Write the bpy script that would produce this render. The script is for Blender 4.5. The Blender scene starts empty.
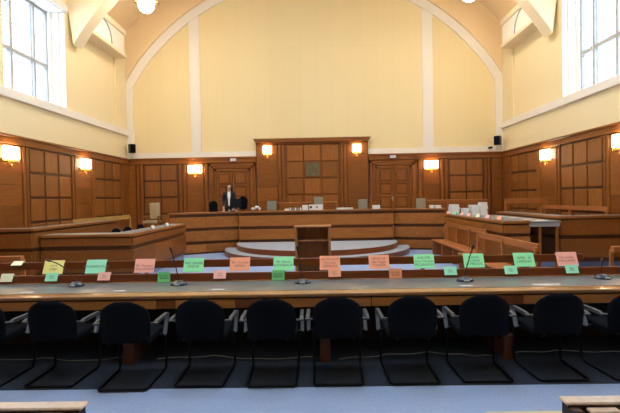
import bpy, bmesh, math, random
from mathutils import Vector, Matrix
random.seed(7)
SC = bpy.context.scene
COL = SC.collection
PI = math.pi

# ------------------------------------------------------------------ materials
def new_mat(name):
    m = bpy.data.materials.new(name); m.use_nodes = True
    nt = m.node_tree; b = nt.nodes['Principled BSDF']
    return m, nt, b

def flat(name, col, rough=.6, metal=0., spec=.5, bump=0., bscale=200., vary=0., vscale=3.):
    m, nt, b = new_mat(name)
    b.inputs['Base Color'].default_value = (*col, 1)
    b.inputs['Roughness'].default_value = rough
    b.inputs['Metallic'].default_value = metal
    b.inputs['Specular IOR Level'].default_value = spec
    if bump or vary:
        tc = nt.nodes.new('ShaderNodeNewGeometry')
    if vary:
        n = nt.nodes.new('ShaderNodeTexNoise'); n.inputs['Scale'].default_value = vscale; n.inputs['Detail'].default_value = 5
        nt.links.new(tc.outputs['Position'], n.inputs['Vector'])
        r = nt.nodes.new('ShaderNodeMapRange'); r.inputs[1].default_value = .3; r.inputs[2].default_value = .7
        r.inputs[3].default_value = 1 - vary; r.inputs[4].default_value = 1 + vary
        nt.links.new(n.outputs['Fac'], r.inputs[0])
        mx = nt.nodes.new('ShaderNodeMix'); mx.data_type = 'RGBA'; mx.blend_type = 'MULTIPLY'; mx.inputs[0].default_value = 1
        mx.inputs[6].default_value = (*col, 1); nt.links.new(r.outputs[0], mx.inputs[7])
        nt.links.new(mx.outputs[2], b.inputs['Base Color'])
    if bump:
        n = nt.nodes.new('ShaderNodeTexNoise'); n.inputs['Scale'].default_value = bscale
        nt.links.new(tc.outputs['Position'], n.inputs['Vector'])
        bp = nt.nodes.new('ShaderNodeBump'); bp.inputs['Strength'].default_value = bump; bp.inputs['Distance'].default_value = .01
        nt.links.new(n.outputs['Fac'], bp.inputs['Height']); nt.links.new(bp.outputs['Normal'], b.inputs['Normal'])
    return m

def wood(name, c1, c2, rough=.38, grain=(14, 14, 1.2), vary=.16, spec=.3):
    m, nt, b = new_mat(name)
    g = nt.nodes.new('ShaderNodeNewGeometry')
    off = nt.nodes.new('ShaderNodeVectorMath'); off.operation = 'MULTIPLY_ADD'
    cmb = nt.nodes.new('ShaderNodeCombineXYZ')
    for i in range(3): nt.links.new(g.outputs['Random Per Island'], cmb.inputs[i])
    nt.links.new(cmb.outputs[0], off.inputs[0]); off.inputs[1].default_value = (7, 5, 11)
    nt.links.new(g.outputs['Position'], off.inputs[2])
    mp = nt.nodes.new('ShaderNodeMapping'); mp.inputs['Scale'].default_value = grain
    nt.links.new(off.outputs[0], mp.inputs['Vector'])
    n = nt.nodes.new('ShaderNodeTexNoise'); n.inputs['Scale'].default_value = 1.6; n.inputs['Detail'].default_value = 6; n.inputs['Roughness'].default_value = .6; n.inputs['Distortion'].default_value = .5
    nt.links.new(mp.outputs[0], n.inputs['Vector'])
    cr = nt.nodes.new('ShaderNodeValToRGB')
    cr.color_ramp.elements[0].position = .3; cr.color_ramp.elements[0].color = (*c1, 1)
    cr.color_ramp.elements[1].position = .72; cr.color_ramp.elements[1].color = (*c2, 1)
    nt.links.new(n.outputs['Fac'], cr.inputs[0])
    r = nt.nodes.new('ShaderNodeMapRange'); r.inputs[3].default_value = 1 - vary; r.inputs[4].default_value = 1 + vary
    nt.links.new(g.outputs['Random Per Island'], r.inputs[0])
    mx = nt.nodes.new('ShaderNodeMix'); mx.data_type = 'RGBA'; mx.blend_type = 'MULTIPLY'; mx.inputs[0].default_value = 1
    nt.links.new(cr.outputs[0], mx.inputs[6]); nt.links.new(r.outputs[0], mx.inputs[7])
    nt.links.new(mx.outputs[2], b.inputs['Base Color'])
    b.inputs['Roughness'].default_value = rough; b.inputs['Specular IOR Level'].default_value = spec
    return m

def seamed(name, col, rough):
    # fabric-covered boards about 0.6 m wide with faint joints
    m, nt, b = new_mat(name)
    g = nt.nodes.new('ShaderNodeNewGeometry'); sp = nt.nodes.new('ShaderNodeSeparateXYZ'); nt.links.new(g.outputs['Position'], sp.inputs[0])
    cb = nt.nodes.new('ShaderNodeCombineXYZ'); nt.links.new(sp.outputs[0], cb.inputs[0]); nt.links.new(sp.outputs[2], cb.inputs[1])
    br = nt.nodes.new('ShaderNodeTexBrick'); nt.links.new(cb.outputs[0], br.inputs['Vector'])
    br.offset = 0.; br.inputs['Scale'].default_value = 1.; br.inputs['Brick Width'].default_value = .62; br.inputs['Row Height'].default_value = 3.9
    br.inputs['Mortar Size'].default_value = .008; br.inputs['Mortar Smooth'].default_value = .3
    br.inputs['Color1'].default_value = (*col, 1); br.inputs['Color2'].default_value = (col[0] * .975, col[1] * .97, col[2] * .95, 1)
    br.inputs['Mortar'].default_value = (col[0] * .95, col[1] * .93, col[2] * .88, 1)
    nt.links.new(br.outputs['Color'], b.inputs['Base Color']); b.inputs['Roughness'].default_value = rough; b.inputs['Specular IOR Level'].default_value = .2
    return m

def emit(name, col, strength):
    m, nt, b = new_mat(name)
    b.inputs['Base Color'].default_value = (*col, 1)
    b.inputs['Emission Color'].default_value = (*col, 1)
    b.inputs['Emission Strength'].default_value = strength
    return m

def glass_mat(name='clear_glass', tint=(.93, .97, 1)):
    m = bpy.data.materials.new(name); m.use_nodes = True
    nt = m.node_tree; nt.nodes.clear()
    o = nt.nodes.new('ShaderNodeOutputMaterial'); t = nt.nodes.new('ShaderNodeBsdfTransparent'); g = nt.nodes.new('ShaderNodeBsdfGlossy')
    t.inputs[0].default_value = (*tint, 1); g.inputs['Roughness'].default_value = .05
    mx = nt.nodes.new('ShaderNodeMixShader'); mx.inputs[0].default_value = .05
    nt.links.new(t.outputs[0], mx.inputs[1]); nt.links.new(g.outputs[0], mx.inputs[2]); nt.links.new(mx.outputs[0], o.inputs[0])
    return m

M = {}
W1, W2 = (.195, .061, .011), (.295, .100, .018)
M['panel'] = wood('oak_panel_vertical', W1, W2)
M['board'] = wood('oak_raised_board', (.215, .074, .016), (.330, .122, .026))
M['panelh'] = wood('oak_panel_horizontal', W1, W2, grain=(1.2, 14, 14))
M['paneld'] = wood('oak_panel_lengthwise', W1, W2, grain=(14, 1.2, 14))
M['groove'] = wood('oak_recess_shade', (.09, .03, .009), (.13, .045, .013), vary=.1)  # shade in the panel gaps and grooves put into darker oak
M['bench'] = wood('bench_oak', (.265, .092, .019), (.365, .134, .030), grain=(1.4, 9, 6), rough=.4)
M['benchtop'] = wood('bench_top_oak', (.22, .078, .020), (.34, .130, .036), grain=(1.2, 12, 12), rough=.35)
M['rail'] = wood('pew_rail_oak', (.30, .100, .028), (.42, .155, .046), grain=(1.5, 1.5, 10), rough=.4)
M['darkrail'] = wood('mahogany_rail', (.150, .038, .009), (.215, .060, .014), grain=(1.2, 12, 12), rough=.28)
M['trimwood'] = wood('table_edge_wood', (.26, .125, .045), (.40, .21, .085), grain=(1.2, 12, 12), rough=.11, spec=.5)
M['apron'] = wood('table_apron_wood', (.36, .15, .04), (.52, .23, .065), grain=(1.2, 12, 8), rough=.4)
M['darkwood'] = wood('dark_walnut', (.035, .014, .007), (.07, .028, .012), rough=.4)
M['aprondark'] = wood('dark_apron_wood', (.17, .055, .018), (.25, .085, .028), rough=.4)
M['shadewood'] = wood('shaded_panel_wood', (.010, .005, .003), (.018, .008, .005), rough=.6)  # shade under the table and behind the apron put into the colour
M['capwood'] = wood('glare_pale_cap', (.46, .34, .26), (.60, .46, .36), rough=.3, spec=.5)  # window glare on the near pew caps put into a pale colour
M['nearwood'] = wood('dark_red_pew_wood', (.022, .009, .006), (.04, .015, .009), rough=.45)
M['redwood'] = wood('red_brown_support', (.08, .026, .012), (.12, .04, .018), rough=.45)
M['lectern'] = wood('lectern_wood', (.24, .095, .028), (.38, .165, .055), rough=.45)
M['yellowwood'] = wood('window_lit_rail', (.42, .25, .07), (.56, .35, .11), grain=(12, 1.2, 12), rough=.3)  # pale yellow has the window light on this rail put in
M['plaster'] = flat('cream_plaster', (.86, .74, .47), .85)
M['ochre'] = flat('ochre_plaster', (.86, .67, .42), .85)
M['inner'] = seamed('yellow_acoustic_panel', (.86, .73, .44), .9)
M['white'] = flat('white_trim', (.86, .82, .76), .7)
M['ribw'] = flat('cream_rib', (.82, .70, .50), .8)
M['carpet'] = flat('blue_grey_carpet', (.27, .355, .57), .95, vary=.08, vscale=45, bump=.4, bscale=300)
M['dais'] = flat('pale_lilac_carpet', (.33, .36, .43), .95, vary=.06, vscale=12, bump=.3, bscale=300)
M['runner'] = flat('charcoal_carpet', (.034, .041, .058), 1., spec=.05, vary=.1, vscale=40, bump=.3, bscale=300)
M['lino'] = flat('grey_linoleum', (.13, .14, .145), .3, vary=.08, vscale=4)
M['deskgrey'] = flat('desk_top_grey', (.23, .24, .24), .35, vary=.08)
M['black'] = flat('black_fabric', (.005, .006, .009), 1., spec=.08, bump=.3, bscale=400)
M['blackp'] = flat('black_plastic', (.012, .012, .014), .35)
M['tube'] = flat('black_steel_tube', (.004, .004, .005), .45, spec=.12)
M['armp'] = flat('grey_arm_plastic', (.05, .054, .062), .45, spec=.3)
M['grey'] = flat('grey_upholstery', (.25, .23, .18), .8, bump=.2)
M['tan'] = flat('tan_upholstery', (.40, .31, .18), .8, bump=.2)
M['paper'] = flat('white_paper', (.70, .70, .70), .8)
M['paperk'] = flat('cream_paper', (.85, .84, .66), .8)
M['strap'] = flat('window_lit_strap', (.15, .165, .20), .4, spec=.3)  # window reflection on the straps put into a lighter bluish colour
M['silver'] = flat('silver_plastic', (.04, .048, .07), .2, metal=.0)
M['brass'] = flat('brass', (.75, .5, .15), .3, metal=1)
M['ink'] = flat('ink', (.05, .055, .05), .8)
M['pen'] = flat('grey_green_pen', (.13, .24, .17), .8)
M['penred'] = flat('brown_red_pen', (.42, .12, .09), .8)
M['inkred'] = flat('red_ink', (.35, .05, .05), .8)
M['cable'] = flat('white_cable', (.24, .24, .24), .5)
M['tape'] = flat('yellow_tape', (.75, .6, .2), .6)
M['stone'] = flat('grey_green_stone', (.15, .125, .06), .8, vary=.25, vscale=9, bump=.4, bscale=30)
M['steel'] = flat('brushed_steel', (.7, .68, .62), .3, metal=1)
M['winframe'] = flat('window_frame_paint', (.40, .39, .38), .5)
M['lead'] = flat('window_leading', (.35, .38, .42), .5)
M['glass'] = glass_mat()
M['leaded'] = glass_mat('leaded_tinted_glass', (.74, .79, .84))
M['globe'] = emit('opal_globe', (1., .88, .68), 30)
M['sconce'] = emit('lit_glass_rods', (1., .82, .56), 8)
M['skin'] = flat('skin', (.55, .33, .24), .5)
M['hair'] = flat('dark_hair', (.012, .008, .006), .5)
M['jacket'] = flat('black_cloth', (.012, .014, .024), .85)
M['shirt'] = flat('white_cloth', (.8, .8, .8), .8)
M['screen'] = flat('dark_screen', (.008, .010, .014), .5, spec=.2)
M['leaf'] = flat('green_plastic', (.05, .2, .08), .5)
CARD = {'yellow': (.94, .89, .32), 'mint': (.38, .94, .66), 'pink': (1., .49, .41), 'green': (.34, .94, .48),
        'salmon': (1., .44, .27), 'cream': (.92, .92, .68), 'shadegreen': (.20, .74, .30), 'orange': (1., .42, .24), 'rose': (1., .54, .48)}  # the darkest green has the shade of the upright cards put in
for k, c in CARD.items(): M['c_' + k] = flat(k + '_card', c, .8)

# ------------------------------------------------------------------ mesh helper
class MB:
    def __init__(s): s.bm = bmesh.new()
    def box(s, x0, x1, y0, y1, z0, z1, bev=0., mat=None, seg=1):
        c = [(x, y, z) for x in (x0, x1) for y in (y0, y1) for z in (z0, z1)]
        v = [s.bm.verts.new(mat @ Vector(p) if mat else p) for p in c]
        fs = [s.bm.faces.new([v[i] for i in f]) for f in ((0, 1, 3, 2), (4, 6, 7, 5), (0, 4, 5, 1), (2, 3, 7, 6), (0, 2, 6, 4), (1, 5, 7, 3))]
        if bev:
            es = list({e for f in fs for e in f.edges})
            bmesh.ops.bevel(s.bm, geom=es, offset=bev, segments=seg, affect='EDGES', profile=.6)
        return s
    def prism(s, poly, z0, z1):
        a = [s.bm.verts.new((x, y, z0)) for x, y in poly]; b = [s.bm.verts.new((x, y, z1)) for x, y in poly]
        n = len(poly)
        s.bm.faces.new(a[::-1]); s.bm.faces.new(b)
        for i in range(n): s.bm.faces.new((a[i], a[(i + 1) % n], b[(i + 1) % n], b[i]))
        return s
    def extr(s, poly, axis, a0, a1):
        """poly of 2-D points extruded along axis ('x': points are y,z; 'y': points are x,z)"""
        f = (lambda p, a: (a, p[0], p[1])) if axis == 'x' else (lambda p, a: (p[0], a, p[1]))
        a = [s.bm.verts.new(f(p, a0)) for p in poly]; b = [s.bm.verts.new(f(p, a1)) for p in poly]
        n = len(poly)
        s.bm.faces.new(a[::-1]); s.bm.faces.new(b)
        for i in range(n): s.bm.faces.new((a[i], a[(i + 1) % n], b[(i + 1) % n], b[i]))
        return s
    def strip(s, inner, outer, axis, a0, a1):
        """band between two equally long point lists, extruded; made of quads"""
        f = (lambda p, a: (a, p[0], p[1])) if axis == 'x' else (lambda p, a: (p[0], a, p[1])) if axis == 'y' else (lambda p, a: (p[0], p[1], a))
        n = len(inner)
        I0 = [s.bm.verts.new(f(p, a0)) for p in inner]; O0 = [s.bm.verts.new(f(p, a0)) for p in outer]
        I1 = [s.bm.verts.new(f(p, a1)) for p in inner]; O1 = [s.bm.verts.new(f(p, a1)) for p in outer]
        F = s.bm.faces.new
        for i in range(n - 1):
            F((I0[i], I0[i + 1], O0[i + 1], O0[i])); F((I1[i + 1], I1[i], O1[i], O1[i + 1]))
            F((I0[i + 1], I0[i], I1[i], I1[i + 1])); F((O0[i], O0[i + 1], O1[i + 1], O1[i]))
        F((I0[0], O0[0], O1[0], I1[0])); F((I0[-1], I1[-1], O1[-1], O0[-1]))
        return s
    def tube(s, pts, r, n=8, closed=False):
        pts = [Vector(p) for p in pts]; rings = []; N = len(pts)
        rr = r if isinstance(r, (list, tuple)) else [r] * N
        up = None
        for i, p in enumerate(pts):
            if closed: d = pts[(i + 1) % N] - pts[i - 1]
            else: d = pts[min(i + 1, N - 1)] - pts[max(i - 1, 0)]
            d.normalize()
            if up is None: up = Vector((0, 0, 1)) if abs(d.z) < .9 else Vector((1, 0, 0))
            a = d.cross(up)
            if a.length < 1e-4: a = d.cross(Vector((1, 0, 0)) if abs(d.x) < .9 else Vector((0, 1, 0)))
            a.normalize(); b = a.cross(d); up = b
            rings.append([s.bm.verts.new(p + (a * math.cos(2 * PI * k / n) + b * math.sin(2 * PI * k / n)) * rr[i]) for k in range(n)])
        for i in range(N if closed else N - 1):
            A, B = rings[i], rings[(i + 1) % N]
            for k in range(n): s.bm.faces.new((A[k], A[(k + 1) % n], B[(k + 1) % n], B[k]))
        if not closed:
            s.bm.faces.new(rings[0][::-1]); s.bm.faces.new(rings[-1])
        return s
    def lathe(s, prof, n=20, c=(0, 0, 0), sx=1., sy=1.):
        rings = []
        for r, z in prof:
            if r < 1e-5: rings.append([s.bm.verts.new((c[0], c[1], c[2] + z))])
            else: rings.append([s.bm.verts.new((c[0] + sx * r * math.cos(2 * PI * k / n), c[1] + sy * r * math.sin(2 * PI * k / n), c[2] + z)) for k in range(n)])
        for A, B in zip(rings, rings[1:]):
            for k in range(n):
                k2 = (k + 1) % n
                if len(A) == 1: s.bm.faces.new((A[0], B[k2], B[k]))
                elif len(B) == 1: s.bm.faces.new((A[k], A[k2], B[0]))
                else: s.bm.faces.new((A[k], A[k2], B[k2], B[k]))
        if len(rings[0]) > 1: s.bm.faces.new(rings[0])
        if len(rings[-1]) > 1: s.bm.faces.new(rings[-1][::-1])
        return s
    def ball(s, r, c, sc=(1, 1, 1), n=14):
        m = Matrix.Translation(c) @ Matrix.Diagonal((*sc, 1))
        bmesh.ops.create_uvsphere(s.bm, u_segments=n, v_segments=max(8, n // 2), radius=r, matrix=m)
        return s
    def xf(s, mat):
        bmesh.ops.transform(s.bm, matrix=mat, verts=s.bm.verts); return s

def obj(name, mb, mat, parent=None, smooth=False, loc=None):
    bmesh.ops.recalc_face_normals(mb.bm, faces=mb.bm.faces)
    me = bpy.data.meshes.new(name); mb.bm.to_mesh(me); mb.bm.free()
    if isinstance(mat, str): mat = M[mat]
    me.materials.append(mat)
    if smooth:
        for p in me.polygons: p.use_smooth = True
        if smooth != 'all':
            try: me.set_sharp_from_angle(angle=math.radians(40))
            except Exception: pass
    o = bpy.data.objects.new(name, me); COL.objects.link(o)
    if parent is not None: o.parent = parent
    if loc: o.location = loc
    return o

def tag(o, label, cat, group=None):
    o['label'] = label; o['category'] = cat
    if group: o['group'] = group
    return o
def thing(name, label, cat, loc=(0, 0, 0), rz=0., group=None):
    o = bpy.data.objects.new(name, None); COL.objects.link(o)
    o.location = loc; o.rotation_euler = (0, 0, rz); o.empty_display_size = .1
    return tag(o, label, cat, group)
def struct(o):
    o['kind'] = 'structure'; return o
def dup(root, loc, rz, label, group=None):
    r = root.copy(); COL.objects.link(r); r.location = loc; r.rotation_euler = (0, 0, rz); r['label'] = label
    if group: r['group'] = group
    for ch in list(root.children):
        c = ch.copy(); COL.objects.link(c); c.parent = r
        for g in list(ch.children):
            d = g.copy(); COL.objects.link(d); d.parent = c
    return r

def lettering(text, size, parent, mat, mtx, name='lettering'):
    cu = bpy.data.curves.new('t', 'FONT'); cu.body = text; cu.size = size; cu.align_x = 'CENTER'; cu.align_y = 'CENTER'; cu.extrude = .0004
    cu.resolution_u = 2
    to = bpy.data.objects.new('t', cu); COL.objects.link(to)
    dg = bpy.context.evaluated_depsgraph_get(); dg.update()
    me = bpy.data.meshes.new_from_object(to.evaluated_get(dg))
    bpy.data.objects.remove(to); bpy.data.curves.remove(cu)
    me.transform(mtx); me.materials.clear(); me.materials.append(M[mat]); me.name = name
    o = bpy.data.objects.new(name, me); COL.objects.link(o); o.parent = parent
    return o

# ------------------------------------------------------------------ room shell
XL, XR, YB, YF = -7.6, 7.37, 18., -5.
SP = 3.42                      # top of the side panelling
HD = {'left': 7.54, 'right': 7.68}; SILL = 4.6
XC = -.13; ZC = 2.03           # arch centre
win_c = [12.27, 8.77, 5.27, 1.77]
WH = 1.38                      # half width of a window opening

def frame(side):
    """local (s along the wall, d out of the wall, z) -> world"""
    if side == 'left': return Matrix(((0, 1, 0, XL), (1, 0, 0, 0), (0, 0, 1, 0), (0, 0, 0, 1)))
    if side == 'right': return Matrix(((0, -1, 0, XR), (1, 0, 0, 0), (0, 0, 1, 0), (0, 0, 0, 1)))
    if side == 'back': return Matrix(((1, 0, 0, 0), (0, -1, 0, YB), (0, 0, 1, 0), (0, 0, 0, 1)))

f = MB().box(XL - .8, XR + .8, YF - .3, YB + .3, -.2, 0)
struct(obj('floor', f, 'carpet'))

for side in ('left', 'right'):
    T = frame(side); w = MB()
    w.box(YF, YB, -.63, 0, 0, SILL, mat=T)
    w.box(YF, YB, -.63, 0, HD[side], 12, mat=T)
    edges = [YF]
    for c in sorted(win_c): edges += [c - WH, c + WH]
    edges += [YB]
    for a, b in zip(edges[::2], edges[1::2]): w.box(a, b, -.63, 0, SILL, HD[side], mat=T)
    wl = struct(obj('wall_' + side, w, 'plaster'))
    # pilasters and the sill band
    p = MB()
    for y in (17.1,): p.box(y - .2, y + .2, 0, .07, SILL, 7.2, mat=T)
    obj('pilaster', p, 'plaster', wl)
    t = MB().box(YF, YB - .02, 0, .09, SILL - .24, SILL, bev=.015, mat=T)
    struct(obj('trim_1' if side == 'left' else 'trim_2', t, 'white'))

back = MB()
def arc(r, n=40, a0=None, a1=None, c=(XC, ZC)):
    return [(c[0] + r * math.cos(a), c[1] + r * math.sin(a)) for a in [a0 + (a1 - a0) * i / n for i in range(n + 1)]]
RI, RO = 8.42, 8.76
# recessed field, then the wall around it 0.16 m in front, cut to the arch line
back.box(XL - .8, XR + .8, YB + .16, YB + .4, 0, 12)
wb = struct(obj('wall_back', back, 'ochre'))
aL, aR = PI - math.asin((6.32 - ZC) / RO), math.asin((6.32 - ZC) / RO)
outer = arc(RO, 60, aL, aR)
sp = MB()
top = [(x, 12.) for x, z in outer]
sp.strip(outer, top, 'y', YB, YB + .16)
sp.box(XL - .8, outer[0][0], YB, YB + .16, 0, 12); sp.box(outer[-1][0], XR + .8, YB, YB + .16, 0, 12)
obj('spandrel', sp, 'ochre', wb)
inner_arc = arc(RI, 60, PI - math.asin((6.35 - ZC) / RI), math.asin((6.35 - ZC) / RI))
fieldp = MB()
low = [(x, 3.6) for x, z in inner_arc]
fieldp.strip(low, inner_arc, 'y', YB + .10, YB + .16)
obj('acoustic_panel', fieldp, 'inner', wb)
wt = MB()
o2 = arc(RO, 60, aL, aR)
wt.strip(inner_arc, o2, 'y', YB + .03, YB + .16)
wt.box(XL, inner_arc[0][0], YB - .03, YB + .16, 3.4, 6.36); wt.box(inner_arc[-1][0], XR, YB - .03, YB + .16, 3.4, 6.36)
wt.box(XL, XR, YB + .02, YB + .16, 3.3, 3.68, bev=.0)
for x0, x1 in ((-5.05, -4.64), (4.24, 4.66)):
    zt = ZC + math.sqrt(RI ** 2 - ((x0 + x1) / 2 - XC) ** 2) + .1
    wt.box(x0, x1, YB + .06, YB + .16, 3.6, zt)
    wt.box(x0 + .05, x1 - .05, YB + .04, YB + .07, 3.68, zt - .15)
struct(obj('trim_3', wt, 'white'))
mo = MB().strip(arc(RO, 60, aL, aR), arc(RO + .2, 60, aL, aR), 'y', YB - .05, YB + .05)
struct(obj('trim_4', mo, 'ochre'))

# ceiling vault and ribs
RV = 9.9
SKA, SK0, SK1 = .25, 2.2, 11.6
v = MB()
for a0, a1, y0, y1 in ((PI - .71, PI / 2 + SKA, YF, YB + .2), (PI / 2 - SKA, .71, YF, YB + .2), (PI / 2 + SKA, PI / 2 - SKA, YF, SK0), (PI / 2 + SKA, PI / 2 - SKA, SK1, YB + .2)):
    v.strip(arc(RV, 24, a0, a1), arc(RV + .25, 24, a0, a1), 'y', y0, y1)
cl = struct(obj('ceiling', v, 'ochre'))
for i, y in enumerate((13.8, 10.3, 6.8, 3.3, -.2, -3.7)):
    r = MB().strip(arc(8.62, 48, PI - .56, .56), arc(RV + .05, 48, PI - .71, .71), 'y', y, y + .5)
    obj('rib', r, 'ribw', cl)
fw = MB().box(XL - .8, XR + .8, YF - .3, YF, 0, 12)
struct(obj('wall_front', fw, 'plaster'))
# boxed cornice between the last rib and the pilaster, both sides
for k, side in enumerate(('left', 'right')):
    T = frame(side)
    b = MB().box(14.25, 16.95, -.1, .5, 7.16, 7.30, bev=.02, mat=T)
    b.box(14.25, 16.95, -.1, .5, 8.00, 8.2, bev=.02, mat=T)
    o = struct(obj('trim_%d' % (5 + k), b, 'ribw'))
    w = MB().box(14.25, 16.9, -.1, .42, 7.30, 8.02, mat=T)
    obj('white_panel', w, 'white', o)
    pts = [(15.25 + .62 * math.cos(a), .43, 7.31 + .68 * math.sin(a)) for a in [PI * .5 * i / 10 for i in range(11)]]
    a = MB().tube([T @ Vector(p) for p in pts], .028, 6)
    obj('round_moulding', a, 'lead', o, smooth=True)  # grey tone stands in for the crescent shadow on the panel

# glazed skylight added out of view to light the hall from above
sk = MB()
for k in range(7):
    y = SK0 + (SK1 - SK0) * k / 6
    sk.strip(arc(RV + .02, 12, PI / 2 + SKA, PI / 2 - SKA), arc(RV + .12, 12, PI / 2 + SKA, PI / 2 - SKA), 'y', y - .04, y + .04)
for k in range(5):
    a = PI / 2 + SKA - 2 * SKA * k / 4
    x, z = XC + RV * math.cos(a), ZC + RV * math.sin(a); sk.box(x - .03, x + .03, SK0, SK1, z + .02, z + .1)
so = struct(obj('window_9', sk, 'winframe'))
obj('pane', MB().strip(arc(RV + .06, 12, PI / 2 + SKA, PI / 2 - SKA), arc(RV + .07, 12, PI / 2 + SKA, PI / 2 - SKA), 'y', SK0, SK1), 'glass', so)
L = bpy.data.lights.new('daylight_portal', 'AREA'); L.shape = 'RECTANGLE'; L.size = 2 * RV * math.sin(SKA); L.size_y = SK1 - SK0; L.cycles.is_portal = True
lo = bpy.data.objects.new('daylight_portal', L); COL.objects.link(lo); lo.location = (XC, (SK0 + SK1) / 2, ZC + RV + .3)

# windows
def window(n, side, c):
    T = frame(side); y0, y1 = c - WH, c + WH; HEAD = HD[side]
    fr = MB()
    D0, D1 = -.60, -.50
    for a, b in ((y0, y0 + .12), (y1 - .12, y1)): fr.box(a, b, D0, D1, SILL, HEAD, bev=.012, mat=T)
    fr.box(y0, y1, D0, D1, HEAD - .1, HEAD, bev=.012, mat=T); fr.box(y0, y1, D0, D1, SILL, SILL + .07, bev=.012, mat=T)
    for m in (y1 - .73, y1 - 1.72): fr.box(m - .05, m + .05, D0, D1 + .02, SILL, HEAD, bev=.01, mat=T)
    fr.box(y0, y1, D0, D1 + .01, 5.82, 5.93, bev=.01, mat=T)
    o = struct(obj('window_%d' % n, fr, 'winframe'))
    g = MB().box(y0 + .02, y1 - .02, -.565, -.555, SILL, HEAD, mat=T); obj('pane', g, 'leaded', o)
    l = MB()
    x = y0 + .17
    while x < y1: l.box(x - .004, x + .004, -.57, -.55, SILL, HEAD, mat=T); x += .3
    z = SILL + .35
    while z < HEAD: l.box(y0, y1, -.574, -.546, z - .004, z + .004, mat=T); z += .42
    obj('leading', l, 'lead', o)
    j = MB()
    for a, b in ((y0, y0 + .02), (y1 - .02, y1)):
        j.box(a, b, -.5, .0, SILL, HEAD, mat=T)
    j.box(y1 - .09, y1 - .02, -.50, -.40, SILL, HEAD, bev=.01, mat=T); j.box(y1 - .06, y1 - .02, -.22, -.16, SILL, HEAD, bev=.01, mat=T); j.box(y0 + .02, y0 + .06, -.30, -.06, SILL, HEAD, mat=T)
    j.box(y0, y1, -.5, 0, HEAD - .02, HEAD, mat=T)
    obj('reveal', j, 'white', o)
    h = MB().box(y0 - .05, y1 + .05, -.02, .10, HEAD, HEAD + .22, bev=.02, mat=T); obj('head_moulding', h, 'white', o)
    L = bpy.data.lights.new('daylight_portal', 'AREA'); L.shape = 'RECTANGLE'; L.size = 2 * WH; L.size_y = HEAD - SILL
    L.cycles.is_portal = True
    lo = bpy.data.objects.new('daylight_portal', L); COL.objects.link(lo)
    x = XL - .72 if side == 'left' else XR + .72
    n_ = Vector((1, 0, 0)) if side == 'left' else Vector((-1, 0, 0))
    lo.location = (x, c, (SILL + HEAD) / 2)
    lo.rotation_euler = n_.to_track_quat('-Z', 'Z').to_euler()
n = 1
for c in win_c:
    for side in ('left', 'right'):
        window(n, side, c); n += 1

# ------------------------------------------------------------------ oak panelling
ROWS = [3.2, 2.545, 1.89, 1.235, .58, .22]
def panel_bay(p, T, s0, s1, cols, rows, gap=.035, d0=.03, d1=.065):
    wd = (s1 - s0) / cols
    for i in range(cols):
        for a, b in zip(rows, rows[1:]):
            p.box(s0 + wd * i + gap, s0 + wd * (i + 1) - gap, d0, d1, b + gap, a - gap, bev=.012, mat=T)
def flutes(p, T, s0, s1, z0, z1, n=2):
    wd = (s1 - s0) / n
    for i in range(n): p.box(s0 + wd * (i + .12), s0 + wd * (i + .88), 0, .085, z0, z1, bev=.03, mat=T, seg=2)
def plain(p, T, s0, s1, z1):
    zs = [.22, .62, 1.15, 1.68, 2.21, z1]
    for a, b in zip(zs, zs[1:]): p.box(s0 + .01, s1 - .01, .02, .06, a + .004, b - .004, bev=.004, mat=T)
tn = 7
for side in ('left', 'right'):
    T = frame(side)
    g = MB().box(YF, YB, 0, .03, 0, 3.25, mat=T)
    o = struct(obj('trim_%d' % tn, g, 'groove')); tn += 1
    p = MB(); fl = MB(); pl = MB()
    for c in (16.17, 12.67, 9.17, 5.67, 2.17, -1.33):
        panel_bay(p, T, c - 1.0, c + 1.0, 3, ROWS)
        for s in (-1, 1):
            a, b = sorted((c + s * 1.02, c + s * 1.28)); flutes(fl, T, a, b, .22, 3.2)
    for c in (14.42, 10.92, 7.42, 3.92, .42): plain(pl, T, c - .46, c + .46, 3.2)
    pl.box(17.47, 17.93, .02, .06, .22, 3.2, bev=.004, mat=T)
    obj('panelling', p, 'board', o); obj('fluted_strip', fl, 'panel', o); obj('plain_panel', pl, 'paneld', o)
    c = MB().box(YF, YB - .05, 0, .08, 3.22, 3.40, bev=.01, mat=T); c.box(YF, YB - .05, 0, .13, 3.39, 3.45, bev=.012, mat=T)
    obj('cornice', c, 'paneld', o)
    c = MB().box(YF, YB - .1, 0, .09, 0, .2, bev=.01, mat=T)
    struct(obj('baseboard_' + side, c, 'paneld'))
T = frame('back')
CL, CR = -2.43, 2.03
g = MB()
D_SPAN = [(-4.34, -2.47), (2.07, 3.97)]
for a, b in ((XL, -4.36), (-2.45, 2.05), (3.99, XR)): g.box(a, b, 0, .03, 0, 3.25, mat=T)
g.box(CL, CR, 0, .03, 3.2, 4.0, mat=T)
for a, b in D_SPAN: g.box(a - .03, b + .03, 0, .03, 3.16, 3.25, mat=T)
o = struct(obj('trim_%d' % tn, g, 'groove')); tn += 1
p = MB(); fl = MB(); pl = MB()
panel_bay(p, T, -6.96, -5.60, 2, ROWS); panel_bay(p, T, 5.22, 6.56, 2, ROWS)
flutes(fl, T, -7.27, -6.98, .22, 3.2); flutes(fl, T, -5.56, -5.24, .22, 3.2); flutes(fl, T, 4.86, 5.18, .22, 3.2); flutes(fl, T, 6.6, 6.85, .22, 3.2)
plain(pl, T, -5.22, -4.55, 3.2); plain(pl, T, 4.18, 4.84, 3.2)
pl.box(-7.55, -7.3, .02, .06, .22, 3.2, bev=.004, mat=T); pl.box(6.9, 7.3, .02, .06, .22, 3.2, bev=.004, mat=T)
fl.box(-4.53, -4.38, 0, .08, .22, 3.2, bev=.02, mat=T); fl.box(4.01, 4.16, 0, .08, .22, 3.2, bev=.02, mat=T)
CROWS = [3.9] + ROWS
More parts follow.
